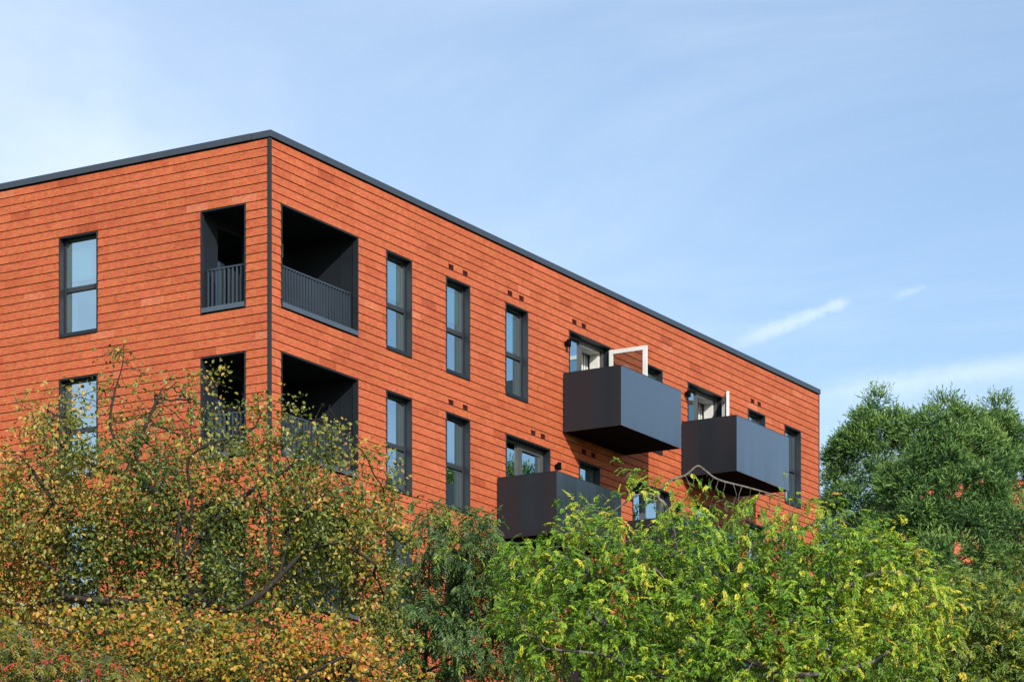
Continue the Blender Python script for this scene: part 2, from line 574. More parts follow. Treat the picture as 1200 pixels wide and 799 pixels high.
def wall_light(t, z):
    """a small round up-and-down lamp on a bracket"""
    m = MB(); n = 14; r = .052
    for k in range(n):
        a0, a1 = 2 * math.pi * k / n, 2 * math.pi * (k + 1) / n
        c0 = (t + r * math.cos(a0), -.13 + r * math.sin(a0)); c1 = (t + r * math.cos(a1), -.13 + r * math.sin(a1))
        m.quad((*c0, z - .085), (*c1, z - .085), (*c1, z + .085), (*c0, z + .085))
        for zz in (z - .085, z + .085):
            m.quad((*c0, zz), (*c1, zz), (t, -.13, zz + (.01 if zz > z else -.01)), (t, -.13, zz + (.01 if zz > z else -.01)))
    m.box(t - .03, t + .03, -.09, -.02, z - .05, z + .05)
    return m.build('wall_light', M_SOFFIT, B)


def make_vent(c, z):
    w = Local('R'); a, b = c - .107, c + .107; z0, z1 = z + .004, z + .126
    w.lbox(a, b, -.055, -.045, z0, z1)
    w.lbox(a, a + .016, -.044, .012, z0, z1); w.lbox(b - .016, b, -.044, .012, z0, z1)
    w.lbox(a + .017, b - .017, -.044, .012, z1 - .014, z1); w.lbox(a + .017, b - .017, -.044, .012, z0, z0 + .014)
    for q in range(4):
        zq = z0 + .026 + q * (z1 - z0 - .045) / 4
        w.lhex(a + .017, b - .017, (-.02, .002), (-.032, -.010), zq, zq + .016)
    return w.build('air_vent', M_VENT, B)


BL = {(0, 4.27): .42, (0, 6.68): .40, (0, 9.24): .45, (1, 4.27): 0, (1, 6.68): 0}
for kind, t0, t1, z0, z1, i in WR:
    if kind == 'window':
        make_window('R', t0, t1, z0, z1, BL.get((i, t0), random.choice([0, .3, .5])), 1)
    elif kind == 'door':
        op = {(0, 12.18): R_(90), (0, 18.28): R_(34)}.get((i, t0))
        make_door('R', t0, t1, z0, z1, op)
for kind, t0, t1, z0, z1, i in WL:
    if kind == 'window':
        make_window('L', t0, t1, z0, z1, [.42, .25, 0, .5][i], 2)
for c, z in VENTS:
    make_vent(c, z)
BALS = [(0, 11.86), (0, 17.90), (1, 8.84), (1, 14.95), (2, 11.86), (2, 17.90), (3, 8.84), (3, 14.95)]
for i, t in BALS:
    h = heads[i]
    make_balcony(t, h - 1.10, h - 2.49)
for t, z in ((11.98, 19.12), (18.13, 19.15), (11.52, 16.13), (17.60, 16.13)):
    wall_light(t, z)


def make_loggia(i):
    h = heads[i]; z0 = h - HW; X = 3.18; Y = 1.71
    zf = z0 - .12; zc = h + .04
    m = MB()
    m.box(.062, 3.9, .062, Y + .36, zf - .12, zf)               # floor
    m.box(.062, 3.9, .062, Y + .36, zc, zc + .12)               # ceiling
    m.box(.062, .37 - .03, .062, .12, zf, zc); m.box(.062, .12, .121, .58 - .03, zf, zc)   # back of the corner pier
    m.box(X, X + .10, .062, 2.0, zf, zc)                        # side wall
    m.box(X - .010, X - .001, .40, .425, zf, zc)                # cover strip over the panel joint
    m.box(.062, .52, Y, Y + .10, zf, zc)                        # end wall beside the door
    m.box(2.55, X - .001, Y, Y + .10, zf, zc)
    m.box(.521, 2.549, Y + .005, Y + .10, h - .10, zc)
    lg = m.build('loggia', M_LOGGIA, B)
    m = MB()                                                    # glazed door to the flat
    for x in (.525, 1.48, 2.47): m.box(x, x + .07, Y + .03, Y + .09, zf + .005, h - .102)
    m.box(.60, 1.475, Y + .03, Y + .09, h - .18, h - .104); m.box(1.555, 2.465, Y + .03, Y + .09, h - .18, h - .104)
    m.build('frame', M_DARK, lg)
    m = MB(); m.box(.596, 1.479, Y + .055, Y + .06, zf + .01, h - .18); m.box(1.551, 2.469, Y + .055, Y + .06, zf + .01, h - .18)
    m.build('pane', M_DGLASS, lg)
    # trims and sills of both openings
    for side, t0, t1 in (('R', .37, X), ('L', .58, Y)):
        w = Local(side); e = .026
        w.lbox(t0, t0 + e, -.10, .034, z0, h - .002); w.lbox(t1 - e, t1, -.10 if side == 'R' else -.05, .034, z0, h - .002)
        w.lbox(t0 + e + .001, t1 - e - .001, -.10, .030, h - e, h - .003)
        w.build('edge_trim', M_DARK, lg)
        w = Local(side); w.lbox(t0 + e + .001, t1 - e - .001, -.30, .056, z0 + .025, z0 + .125)
        w.lbox(t0 + e + .001, t1 - e - .001, -.30, .01, z0 - .03, z0 + .024, 1)  # near-black strip below the sill stands in for its shadow gap
        w.build('sill', [M_SILL, M_SOFFIT], lg, .003)
        w = Local(side); zr = z0 + .96; d = -.17
        w.lbox(t0 + .03, t1 - .03, d - .025, d + .025, zr - .03, zr)
        w.lbox(t0 + .03, t1 - .03, d - .02, d + .02, z0 + .15, z0 + .175)
        n = int((t1 - t0 - .06) / .105)
        for q in range(n + 1):
            x = t0 + .045 + (t1 - t0 - .09) * q / n
            w.lbox(x - .007, x + .007, d - .024, d + .024, z0 + .176, zr - .031)
        w.build('railing', M_COPE, lg)
    m = MB(); x, y = (1.05, 1.2) if i == 1 else (2.2, 1.25)
    m.box(x - .02, x + .02, y - .02, y + .02, h - .48, h - .20); m.box(x - .004, x + .004, y - .004, y + .004, h - .199, zc - .001)
    m.build('pendant_lamp', M_LAMP, lg, .006)
    return lg


for i in range(4):
    make_loggia(i)

# a second block further back, seen in glimpses between the conifers
o = at(1062, 552, 135.0)
H2 = o[2]
B2 = empty('apartment_building', (o[0], o[1], 0), R_(8))
tag(B2, 'distant orange block glimpsed through gaps in the dark conifers', 'apartment building')
w = Local('R'); k = 0; z = 0
while z < H2 - .3:
    w.lhex(0, 12, (-.1, .03), (-.1, .01), z + .012, z + .19)
    z += .19
w.build('wall', [MT], B2, tint=True)
m = MB(); m.box(.02, 11.98, .101, 12, 0, H2 - .35); m.build('wall', M_VENT, B2)
m = MB(); m.box(-.05, 12.05, -.06, 12.05, H2 - .28, H2 - .12); m.build('parapet_coping', M_COPE, B2)
for x in (1.0, 3.4, 5.8, 8.2):
    for z in (H2 - 4.2, H2 - 7.2, H2 - 10.2):
        m = MB(); m.box(x, x + 1.2, -.06, .02, z, z + 2.1); wn = m.build('window', M_DARK, B2)
        m = MB(); m.box(x + .1, x + 1.1, -.075, -.062, z + .1, z + 2.0); m.build('pane', M_DGLASS, wn)


# ------------------------------------------------------------------ trees
def unit(a):
    return a / np.maximum(np.linalg.norm(a, axis=-1, keepdims=True), 1e-9)


class Skeleton:
    def __init__(self):
        self.p = []; self.par = []

    def add(self, p, par):
        self.p.append(np.asarray(p, float)); self.par.append(par); return len(self.p) - 1

    def limb(self, pts, step=.16, wob=.03):
        """a polyline of 3-D points; it sprouts from the nearest node there already is"""
        pts = [np.asarray(q, float) for q in pts]
        if self.p:
            d = np.linalg.norm(np.array(self.p) - pts[0], axis=1); cur = int(d.argmin())
            pts[0] = self.p[cur]
        else:
            cur = self.add(pts[0], -1)
        if len(pts) > 2:                        # round the corners off
            e = [2 * pts[0] - pts[1]] + pts + [2 * pts[-1] - pts[-2]]; sm = [pts[0]]
            for k in range(1, len(e) - 2):
                p0, p1, p2, p3 = e[k - 1:k + 3]
                for t in (.25, .5, .75, 1.0):
                    sm.append(.5 * (2 * p1 + (p2 - p0) * t + (2 * p0 - 5 * p1 + 4 * p2 - p3) * t * t + (3 * p1 - p0 - 3 * p2 + p3) * t ** 3))
            pts = sm
        for a, b in zip(pts[:-1], pts[1:]):
            n = max(1, int(np.linalg.norm(b - a) / step))
            for k in range(1, n + 1):
                q = a + (b - a) * k / n + rng.normal(0, wob, 3) * (1 if k < n else 0)
                cur = self.add(q, cur)
        return cur

    def colonize(self, attr, step=.15, infl=1.5, kill=.25, iters=90, droop=0.0, first=0):
        attr = np.asarray(attr)
        P = np.array(self.p)
        best = np.full(len(attr), 1e9); bi = np.zeros(len(attr), int)
        start = first
        alive = np.ones(len(attr), bool)
        for it in range(iters):
            new = P[start:]
            if len(new):
                for c in range(0, len(new), 400):
                    d = np.linalg.norm(attr[:, None, :] - new[None, c:c + 400, :], axis=2)
                    j = d.argmin(1); dm = d[np.arange(len(attr)), j]
                    up = dm < best
                    best[up] = dm[up]; bi[up] = j[up] + start + c
            alive &= best > kill
            start = len(P)
            use = alive & (best < infl)
            if not use.any(): break
            acc = {}
            dirs = unit(attr - P[bi])
            for a in np.nonzero(use)[0]:
                acc.setdefault(bi[a], []).append(dirs[a])
            nn = []
            for k, v in acc.items():
                g = np.sum(v, 0); g = g / (np.linalg.norm(g) + 1e-9) + rng.normal(0, .16, 3); g[2] -= droop
                g /= np.linalg.norm(g)
                nn.append(self.add(P[k] + g * step, int(k)))
            if len(self.p) > 22000: break
            P = np.array(self.p)
        return self

    def radii(self, tip=.0045, e=2.35, rmax=.3):
        n = len(self.p); r = np.zeros(n)
        nch = np.zeros(n, int)
        for i in range(n):
            if self.par[i] >= 0: nch[self.par[i]] += 1
        acc = np.zeros(n)
        for i in range(n - 1, -1, -1):
            r[i] = tip if nch[i] == 0 else acc[i] ** (1 / e) * 1.002
            r[i] = min(r[i], rmax)
            if self.par[i] >= 0: acc[self.par[i]] += r[i] ** e
        self.r = r; self.nch = nch
        return r

    def mesh(self, name, mat, parent):
        P = np.array(self.p); r = self.r; n = len(P)
        V = []; Fc = []
        main = {}
        for i in range(n):
            q = self.par[i]
            if q >= 0 and (q not in main or r[i] > r[main[q]]): main[q] = i
        ring = {}

        def mk(c, d, rad, sides):
            d = d / (np.linalg.norm(d) + 1e-9)
            a = np.cross(d, (0, 0, 1.0) if abs(d[2]) < .9 else (1.0, 0, 0)); a /= np.linalg.norm(a); b = np.cross(d, a)
            s = len(V)
            for k in range(sides):
                t = 2 * math.pi * k / sides
                V.append(c + (a * math.cos(t) + b * math.sin(t)) * rad)
            return s
        for i in range(n):
            q = self.par[i]
            if q < 0: continue
            d = P[i] - P[q]
            sides = 9 if r[i] > .07 else (6 if r[i] > .02 else (4 if r[i] > .008 else 3))
            cont = main.get(q) == i and q in ring and ring[q][1] == sides
            s0 = ring[q][0] if cont else mk(P[q], d, min(r[q], r[i] * 1.25), sides)
            s1 = mk(P[i], d, r[i], sides)
            ring[i] = (s1, sides)
            for k in range(sides):
                k2 = (k + 1) % sides
                Fc.append((s0 + k, s0 + k2, s1 + k2, s1 + k))
        me = bpy.data.meshes.new(name)
        me.from_pydata([tuple(v) for v in V], [], Fc)
        me.materials.append(mat)
        me.polygons.foreach_set('use_smooth', [True] * len(me.polygons))
        o = bpy.data.objects.new(name, me); COL.objects.link(o); o.parent = parent
        return o


def leaf_mesh(name, base, axis, nrm, length, width, tint, mat, parent, fold=.25, curl=.12, kind=None, label=None):
    """one mesh of folded, pointed leaves: six vertices and two quads each"""
    n = len(base)
    axis = unit(axis); side = unit(np.cross(axis, nrm)); up = np.cross(side, axis)
    L = length[:, None]; W = width[:, None]
    def pt(s, w, h): return base + axis * (L * s) + side * (W * w) + up * (L * h)
    pts = np.stack([base, pt(.34, .5, fold * .5), pt(.72, .36, fold * .35), pt(1, 0, -curl),
                    pt(.72, -.36, fold * .35), pt(.34, -.5, fold * .5)], 1)
    V = pts.reshape(-1, 3)
    q = np.array([[0, 1, 2, 3], [0, 3, 4, 5]])
    Fi = (np.arange(n)[:, None, None] * 6 + q[None]).reshape(-1)
    me = bpy.data.meshes.new(name)
    me.vertices.add(len(V)); me.vertices.foreach_set('co', V.astype(np.float32).ravel())
    me.loops.add(len(Fi)); me.loops.foreach_set('vertex_index', Fi.astype(np.int32))
    nf = n * 2
    me.polygons.add(nf); me.polygons.foreach_set('loop_start', np.arange(nf, dtype=np.int32) * 4)
    me.update(calc_edges=True)
    a = me.attributes.new('tint', 'FLOAT', 'FACE')
    a.data.foreach_set('value', np.repeat(np.clip(tint, 0, 1), 2).astype(np.float32))
    me.materials.append(mat)
    o = bpy.data.objects.new(name, me); COL.objects.link(o)
    if parent is not None: o.parent = parent
    return o


def pinnate(base, axis, length, pairs, lw, droop, tint, tj=.1):
    """compound leaves: leaflets in pairs along a drooping stalk -> arrays for leaf_mesh"""
    n = len(base); axis = unit(axis)
    out = [[], [], [], [], [], []]
    pos = base.copy(); d = axis.copy()
    side = unit(np.cross(axis, np.array([0, 0, 1.0]) + rng.normal(0, .35, (n, 3))))
    for k in range(pairs + 1):
        s = k / pairs
        d = unit(d + np.array([0, 0, -droop]) / pairs + rng.normal(0, .04, (n, 3)))
        pos = pos + d * (length / (pairs + 1))[:, None]
        up = np.cross(side, d)
        ll = length * lw * (1.0 - .35 * abs(s - .45)) * rng.uniform(.85, 1.15, n)
        if k == pairs:
            defs = [d]
        else:
            defs = [unit(d * .55 + side * .8 + np.array([0, 0, -.35])), unit(d * .55 - side * .8 + np.array([0, 0, -.35]))]
        for ax in defs:
            ax = unit(ax + rng.normal(0, .14, (n, 3)))
            out[0].append(pos); out[1].append(ax); out[2].append(unit(up * .5 + rng.normal(0, .38, (n, 3)) + np.array([.25, -.75, .45])))
            out[3].append(ll); out[5].append(tint + rng.normal(0, tj, n))
    return [np.concatenate(out[0]), np.concatenate(out[1]), np.concatenate(out[2]), np.concatenate(out[3]), np.concatenate(out[5])]


def blobs(specs, Y, n, clumps=0, crad=.3, mixed=.3):
    """random points inside a union of ellipsoids given as (u, v, ru, rv, depth offset, depth radius, weight);
    with clumps > 0 most of the points gather in that many flattened sprays, with gaps between them"""
    wts = np.array([s[2] * s[3] * s[5] * s[6] for s in specs]); wts = wts / wts.sum()

    def raw(m):
        out = []
        for s, w in zip(specs, wts):
            k = int(m * w) + 1
            q = unit(rng.normal(0, 1, (k, 3))) * (rng.uniform(0, 1, (k, 1)) ** (1 / 2.4))
            yy = Y + s[4] + q[:, 1] * s[5]
            c = at(s[0], s[1], Y + s[4]); px = (Y + s[4]) / F
            out.append(np.stack([c[0] + q[:, 0] * s[2] * px, yy, c[2] + q[:, 2] * s[3] * px], 1))
        return np.concatenate(out)
    if not clumps: return raw(n)
    cs = raw(clumps); pk = rng.integers(0, len(cs), int(n * (1 - mixed)))
    q = unit(rng.normal(0, 1, (len(pk), 3))) * (rng.uniform(0, 1, (len(pk), 1)) ** .5) * rng.uniform(.6, 1.25, len(cs))[pk][:, None]
    return np.concatenate([raw(int(n * mixed)), cs[pk] + q * np.array([crad, crad, crad * .62])])


def px_limb(pts, Y):
    return [at(p[0], p[1], Y + (p[2] if len(p) > 2 else 0)) for p in pts]


def rel(arr, origin):
    return np.asarray(arr, float) - origin


def tree(name, label, cat, u_base, Y, limbs, specs, n_attr, bark, group=None, step=.15, infl=1.5, kill=.25, tip=.0045,
         trunk_to=None, droop=0.0, rmax=.3, clumps=0, crad=.3, mixed=.3):
    base = at(u_base, 0, Y); base[2] = 0
    root = empty(name, tuple(base)); tag(root, label, cat, group)
    sk = Skeleton()
    tt = trunk_to
    top = at(tt[0], tt[1], Y)
    mid = base + (top - base) * .5 + np.array([.12, .05, 0])
    sk.limb([rel(base, base) - np.array([0, 0, .1]), rel(mid, base), rel(top, base)], step=.25)
    for lb in limbs:
        sk.limb([rel(q, base) for q in px_limb(lb, Y)], step=.14)
    first = 0
    sk.colonize(rel(blobs(specs, Y, n_attr, clumps, crad, mixed), base), step, infl, kill, droop=droop)
    sk.radii(tip, rmax=rmax)
    sk.mesh('trunk', bark, root)
    return root, sk, base


def leafy_nodes(sk, rmax_leaf, per, keep=None):
    P = np.array(sk.p); idx = np.nonzero(sk.r < rmax_leaf)[0]
    idx = idx[[sk.par[i] >= 0 for i in idx]]
    par = np.array([sk.par[i] for i in idx])
    d = unit(P[idx] - P[par])
    if keep is not None:
        k = rng.random(len(idx)) < keep(P[idx]); idx = idx[k]; d = d[k]
    idx = np.repeat(idx, per); d = np.repeat(d, per, axis=0)
    return P[idx], d


BK_DARK = bark_mat('dark_bark', (.010, .008, .006), (.034, .027, .022))
BK_GREY = bark_mat('grey_bark', (.075, .068, .060), (.20, .185, .165))
BK_RED = bark_mat('red_bark', (.06, .028, .018), (.14, .07, .045))

L_AUT = leaf_mat('autumn_leaf', [(.0, (0.042, 0.079, 0.016)), (.25, (0.102, 0.151, 0.023)), (.45, (0.203, 0.226, 0.035)), (.60, (0.394, 0.325, 0.052)),
                                 (.74, (0.580, 0.325, 0.070)), (.88, (0.580, 0.197, 0.064)), (1.0, (0.394, 0.099, 0.046))], .3, cscale=1.3)
L_GOLD = leaf_mat('gold_leaf', [(.0, (0.029, 0.061, 0.015)), (.2, (0.092, 0.143, 0.017)), (.42, (0.230, 0.221, 0.025)), (.6, (0.483, 0.331, 0.032)),
                                (.8, (0.620, 0.264, 0.044)), (1.0, (0.460, 0.099, 0.044))], .35)
L_BERRY = leaf_mat('berry_tree_leaf', [(.0, (0.042, 0.068, 0.012)), (.5, (0.116, 0.147, 0.018)), (.8, (0.231, 0.194, 0.022)), (.95, (0.387, 0.216, 0.031)), (1.0, (0.465, 0.131, 0.031))], .3)
L_ASH = leaf_mat('ash_leaf', [(.0, (0.028, 0.066, 0.021)), (.4, (0.063, 0.132, 0.031)), (.75, (0.135, 0.226, 0.040)), (1.0, (0.316, 0.392, 0.052))], .3)
L_LOC = leaf_mat('locust_leaf', [(.0, (0.040, 0.105, 0.013)), (.35, (0.110, 0.241, 0.019)), (.62, (0.249, 0.408, 0.028)), (.78, (0.535, 0.536, 0.043)),
                                 (.92, (0.653, 0.582, 0.056)), (1.0, (0.653, 0.370, 0.056))], .30, rough=.42, spec=.35)
L_OLI = leaf_mat('olive_leaf', [(.0, (0.047, 0.097, 0.018)), (.45, (0.117, 0.204, 0.025)), (.75, (0.235, 0.291, 0.032)), (.92, (0.627, 0.485, 0.035)), (1.0, (0.627, 0.485, 0.035))], .35)
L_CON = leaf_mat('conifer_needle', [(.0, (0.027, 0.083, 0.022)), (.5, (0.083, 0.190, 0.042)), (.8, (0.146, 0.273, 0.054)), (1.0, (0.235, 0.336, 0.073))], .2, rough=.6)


def simple_crown(sk, root, mat, rleaf, per, length, keep=None, spread=.07, tint=(.5, .18), wide=.62, hang=.35, name='crown', upw=.5):
    P, d = leafy_nodes(sk, rleaf, per, keep)
    n = len(P)
    ax = unit(d * .7 + rng.normal(0, .75, (n, 3)) + np.array([0, 0, -hang]))
    nr = unit(rng.normal(0, .65, (n, 3)) + np.array([.25, -.75, upw]))
    ln = length * rng.uniform(.45, 1.4, n)
    return leaf_mesh(name, P + rng.normal(0, spread, (n, 3)), ax, nr, ln, ln * wide, (tint[0](P) if callable(tint[0]) else tint[0]) + rng.normal(0, tint[1], n), mat, root), P


# --- big autumn tree in front of the corner
Y1 = 38.0
specs = [(130, 560, 145, 115, 0, 1.4, 1.1), (330, 570, 150, 95, .2, 1.4, 1.0), (40, 630, 120, 110, .3, 1.4, 1.1), (235, 500, 120, 70, .2, 1.1, .7),
         (395, 625, 80, 75, 0, 1.1, .9), (150, 445, 42, 52, 0, .6, .6), (250, 680, 200, 60, .5, 1.4, .9), (100, 660, 130, 60, .4, 1.3, .8), (400, 680, 70, 50, .3, 1.0, .8), (50, 725, 110, 45, .4, 1.2, 1.0), (160, 745, 90, 40, .5, 1.1, .9), (435, 690, 45, 95, .4, .8, .9), (90, 495, 70, 45, .2, .9, .6),
         (345, 500, 70, 40, .0, .8, .5), (-60, 600, 80, 130, 0, 1.3, .8)]
limbs = [[(220, 661), (202, 630), (192, 595), (169, 564), (148, 538), (130, 502), (133, 465), (143, 430), (145, 408)],
         [(205, 635), (208, 600), (170, 565, .2), (160, 530, .4), (175, 490, .5), (190, 455, .5)],
         [(215, 650), (225, 595), (220, 543, -.3), (240, 523, -.4), (287, 508, -.4)],
         [(220, 665), (262, 600, .3), (312, 564, .4), (348, 543, .4), (379, 533, .3), (405, 515, .2)],
         [(225, 700), (262, 715, -.2), (300, 700, -.3), (327, 676, -.3), (358, 646, -.3), (399, 636, -.2), (440, 661, -.2)],
         [(222, 690), (150, 705, .3), (77, 700, .3), (40, 708, .3), (-20, 705, .3)],
         [(79, 700, .3), (79, 620, .3), (61, 585, .3), (30, 540, .4)],
         [(110, 702, .3), (20, 640, -.2), (-40, 600, -.2)],
         [(327, 676, -.3), (345, 610, -.4), (380, 580, -.5)],
         [(169, 564), (110, 545, -.3), (70, 520, -.3), (55, 490, -.2)]]
limbs = [[(q[0], q[1], (q[2] if len(q) > 2 else 0) * .5 - (.45 if k else .3)) for k, q in enumerate(lb)] for lb in limbs]
root1, sk1, b1 = tree('autumn_tree', 'tall spreading tree with dark leaning limbs and thinning green and gold leaves before the loggias', 'tree',
                      225, Y1, limbs, specs, 9000, BK_DARK, trunk_to=(222, 690), rmax=.095, clumps=260, crad=.27, mixed=.4, infl=1.2, kill=.12, step=.10, tip=.0032)
zref = lambda v, Y: EYE + (HZ - v) / F * Y


def hue1(P):
    """greener low in the middle of the crown, turning at the top and at the outer ends"""
    w = P + b1; u = 600 + w[:, 0] / w[:, 1] * F; v = HZ - (w[:, 2] - EYE) / w[:, 1] * F
    return .31 + .20 * np.clip((np.abs(u - 250) - 90) / 180, 0, 1) + .12 * np.clip((600 - v) / 150, 0, 1)


def keep1(P):
    z = P[:, 2]
    lo, hi = zref(640, Y1), zref(470, Y1)
    return np.clip(1.0 - .78 * (z - lo) / (hi - lo), .2, 1.0)


simple_crown(sk1, root1, L_AUT, .0075, 15, .057, lambda P: keep1(P) * .82, .085, (hue1, .17))

# --- golden tree below it and the berry tree in the corner
Y2 = 33.0
specs = [(255, 775, 150, 62, 0, 1.3, 1), (350, 775, 85, 48, .2, 1.0, 1), (180, 745, 80, 50, .1, 1.0, 1), (240, 840, 190, 60, .1, 1.2, .6),
         (205, 700, 45, 26, 0, .5, .45), (290, 722, 60, 28, .1, .6, .5), (390, 745, 40, 40, .1, .6, .5), (440, 800, 50, 60, .3, .8, .8), (130, 715, 45, 28, .1, .6, .4), (90, 755, 70, 40, .4, .9, .8), (10, 745, 60, 35, .5, .8, .7)]
limbs = [[(250, 860), (235, 800), (215, 750), (205, 700)], [(250, 850), (290, 800), (330, 745)], [(250, 850), (180, 800, .3), (140, 760, .4)],
         [(262, 840), (340, 800, -.3), (400, 770, -.3)]]
root2, sk2, b2 = tree('golden_tree', 'lower tree of dense gold and orange leaves under the dark leaning limbs', 'tree', 255, Y2, limbs, specs, 3800, BK_DARK,
                      trunk_to=(250, 865), rmax=.1, clumps=110, crad=.24, infl=1.1, kill=.12, step=.10, tip=.0032)
simple_crown(sk2, root2, L_GOLD, .008, 12, .053, lambda P: np.full(len(P), .72), .09, (.40, .21), .72)

Y3 = 30.0
specs = [(55, 798, 100, 45, 0, 1.0, 1), (20, 775, 60, 36, .2, .9, 1), (120, 806, 60, 36, -.1, .9, 1), (50, 865, 120, 60, 0, 1.0, .5)]
limbs = [[(60, 880), (50, 820), (40, 760), (30, 735)], [(60, 870), (100, 810), (130, 770)], [(60, 870), (10, 820), (-30, 780)]]
root3, sk3, b3 = tree('berry_tree', 'small tree with red berry clusters and dull green leaves in the lower corner', 'tree', 60, Y3, limbs, specs, 2200, BK_GREY,
                      trunk_to=(60, 885), rmax=.08, infl=1.1, kill=.12, step=.10, tip=.0032)
P, d = leafy_nodes(sk3, .008, 2)
ks = rng.random(len(P)) < .9
P = P[ks]; d = d[ks]; n = len(P)
arr = pinnate(P, unit(d + rng.normal(0, .6, (n, 3)) + np.array([0, -.3, .1])), rng.uniform(.13, .2, n), 5, .32, .8, rng.normal(.48, .18, n))
leaf_mesh('crown', arr[0], arr[1], arr[2], arr[3], arr[3] * .38, arr[4], L_BERRY, root3)


def berry_mat():
    return metal('red_berry', (.58, .030, .014), .3, .5)


M_BERRY = berry_mat()
tips = [i for i in range(len(sk3.p)) if sk3.nch[i] == 0]
pts = np.array([sk3.p[i] for i in tips]); front = np.argsort(pts[:, 1])[:70]
for i in rng.permutation(front)[:36]:
    c = pts[i] + np.array([0, -.22, -.02]); m = MB()
    hub = len(m.v); m.v.append(tuple(c + np.array([0, .01, .05])))
    for k in range(int(rng.integers(6, 13))):
        q = c + rng.normal(0, 1, 3) * np.array([.045, .045, .03]); rr = rng.uniform(.009, .013)
        s = len(m.v)
        oc = np.array([[1, 0, 0], [0, 1, 0], [-1, 0, 0], [0, -1, 0], [0, 0, 1], [0, 0, -1]]) * rr
        m.v += [tuple(q + w) for w in oc]
        for a, b_, c_ in ((0, 1, 4), (1, 2, 4), (2, 3, 4), (3, 0, 4), (1, 0, 5), (2, 1, 5), (3, 2, 5), (0, 3, 5)):
            m.f.append((s + a, s + b_, s + c_)); m.m.append(0); m.t.append(.5)
        m.v.append(tuple(q + np.array([.003, 0, rr * .7])))
        m.f.append((hub, s + 4, s + 6)); m.m.append(0); m.t.append(.5)      # its stalk
    ob = m.build('berry_cluster', M_BERRY, root3)
    ob.data.polygons.foreach_set('use_smooth', [True] * len(ob.data.polygons))

# --- slender dark green ash between the two big crowns
Y4 = 43.0
specs = [(545, 690, 75, 95, 0, 1.1, 1.1), (505, 612, 32, 52, 0, .5, 1.2), (535, 640, 40, 40, .2, .6, 1.0), (545, 700, 90, 80, .8, .6, .9), (600, 720, 60, 70, .2, 1.0, 1), (480, 730, 45, 80, .0, .8, 1.1), (555, 780, 110, 60, 0, 1.2, .9),
         (560, 640, 40, 35, 0, .7, .7)]
limbs = [[(495, 800), (500, 740), (502, 690), (503, 640), (500, 590)], [(500, 770), (530, 720), (545, 660), (552, 615)], [(500, 790), (560, 750), (600, 690)],
         [(497, 800), (475, 740), (465, 690)], [(505, 800), (590, 780), (640, 730)]]
root4, sk4, b4 = tree('ash_tree', 'slender dark green tree with narrow hanging leaves between the autumn tree and the yellow-green one', 'tree', 497, Y4, limbs, specs, 2800,
                      BK_DARK, trunk_to=(496, 805), rmax=.075, clumps=75, crad=.30, infl=1.2, kill=.15, step=.12, tip=.0035)
P, d = leafy_nodes(sk4, .009, 3, lambda P: np.full(len(P), .74))
n = len(P)
arr = pinnate(P + rng.normal(0, .05, (n, 3)), unit(d * .6 + rng.normal(0, .6, (n, 3)) + np.array([0, -.25, -.1])), rng.uniform(.16, .26, n), 5, .36, 1.2, rng.normal(.48, .22, n))
leaf_mesh('crown', arr[0], arr[1], arr[2], arr[3], arr[3] * .29, arr[4], L_ASH, root4)

# --- broad yellow-green locust
Y5 = 36.0
specs = [(780, 740, 200, 95, 0, 1.7, 1.1), (960, 665, 120, 60, .2, 1.3, 1), (1010, 740, 110, 95, .2, 1.4, 1), (660, 700, 85, 75, 0, 1.2, 1),
         (830, 650, 120, 50, .1, 1.2, 1), (710, 645, 80, 45, -.1, 1.0, .9), (1010, 640, 60, 40, .1, .8, .8), (890, 770, 200, 70, -.4, 1.5, .8),
         (770, 590, 50, 28, 0, .5, .7), (880, 600, 70, 28, 0, .6, .6), (1080, 700, 60, 60, .2, .9, .9), (1050, 650, 50, 35, .2, .8, .7), (820, 850, 260, 60, 0, 1.6, .5), (975, 600, 25, 25, .1, .4, .5), (815, 566, 30, 16, 0, .25, 1.2), (870, 580, 45, 18, 0, .3, 1.0), (735, 572, 30, 18, 0, .25, 1.0), (700, 605, 35, 18, 0, .4, .8), (925, 690, 80, 50, -.3, .8, 1.0), (800, 720, 210, 80, .9, .8, .8), (930, 680, 100, 60, .8, .7, .8), (870, 720, 70, 45, -.4, .8, .9), (625, 648, 55, 28, -.1, .6, .9), (690, 618, 50, 22, -.1, .5, .9)]
limbs = [[(810, 830), (800, 740), (795, 680), (789, 620), (780, 592), (771, 582), (783, 564), (803, 557), (817, 546), (826, 551), (842, 562), (880, 572), (925, 585)],
         [(771, 582), (752, 578), (728, 592), (705, 612)], [(771, 582), (757, 566), (742, 553), (732, 560)],
         [(805, 790), (700, 725, -.3), (690, 690, -.4), (687, 655, -.5), (660, 640, -.5)],
         [(802, 760), (850, 690, .4), (900, 640, .4), (940, 620, .4), (975, 605, .4)],
         [(808, 810), (900, 745, -.4), (970, 700, -.4), (1030, 670, -.4), (1080, 680, -.3)],
         [(803, 750), (740, 690, .3), (650, 660, .3), (600, 680, .3)],
         [(860, 770, -.3), (930, 790, -.8), (1010, 780, -.9), (1060, 750, -.8)],
         [(795, 700), (760, 660, -.8), (745, 630, -.9)],
         [(805, 800), (720, 770, -.9), (640, 760, -.9)]]
root5, sk5, b5 = tree('locust_tree', 'broad tree of hanging feathery yellow-green leaves with a bare arching branch before the balconies', 'tree', 812, Y5, limbs, specs, 9000,
                      BK_GREY, trunk_to=(810, 835), rmax=.10, clumps=300, crad=.30, mixed=.38, infl=1.2, kill=.13, step=.11, tip=.0034)
P, d = leafy_nodes(sk5, .0085, 3, lambda P: np.where(P[:, 2] > zref(612, Y5), .55, 1.0))
n = len(P)
lean = rng.normal(.44, .17, n)
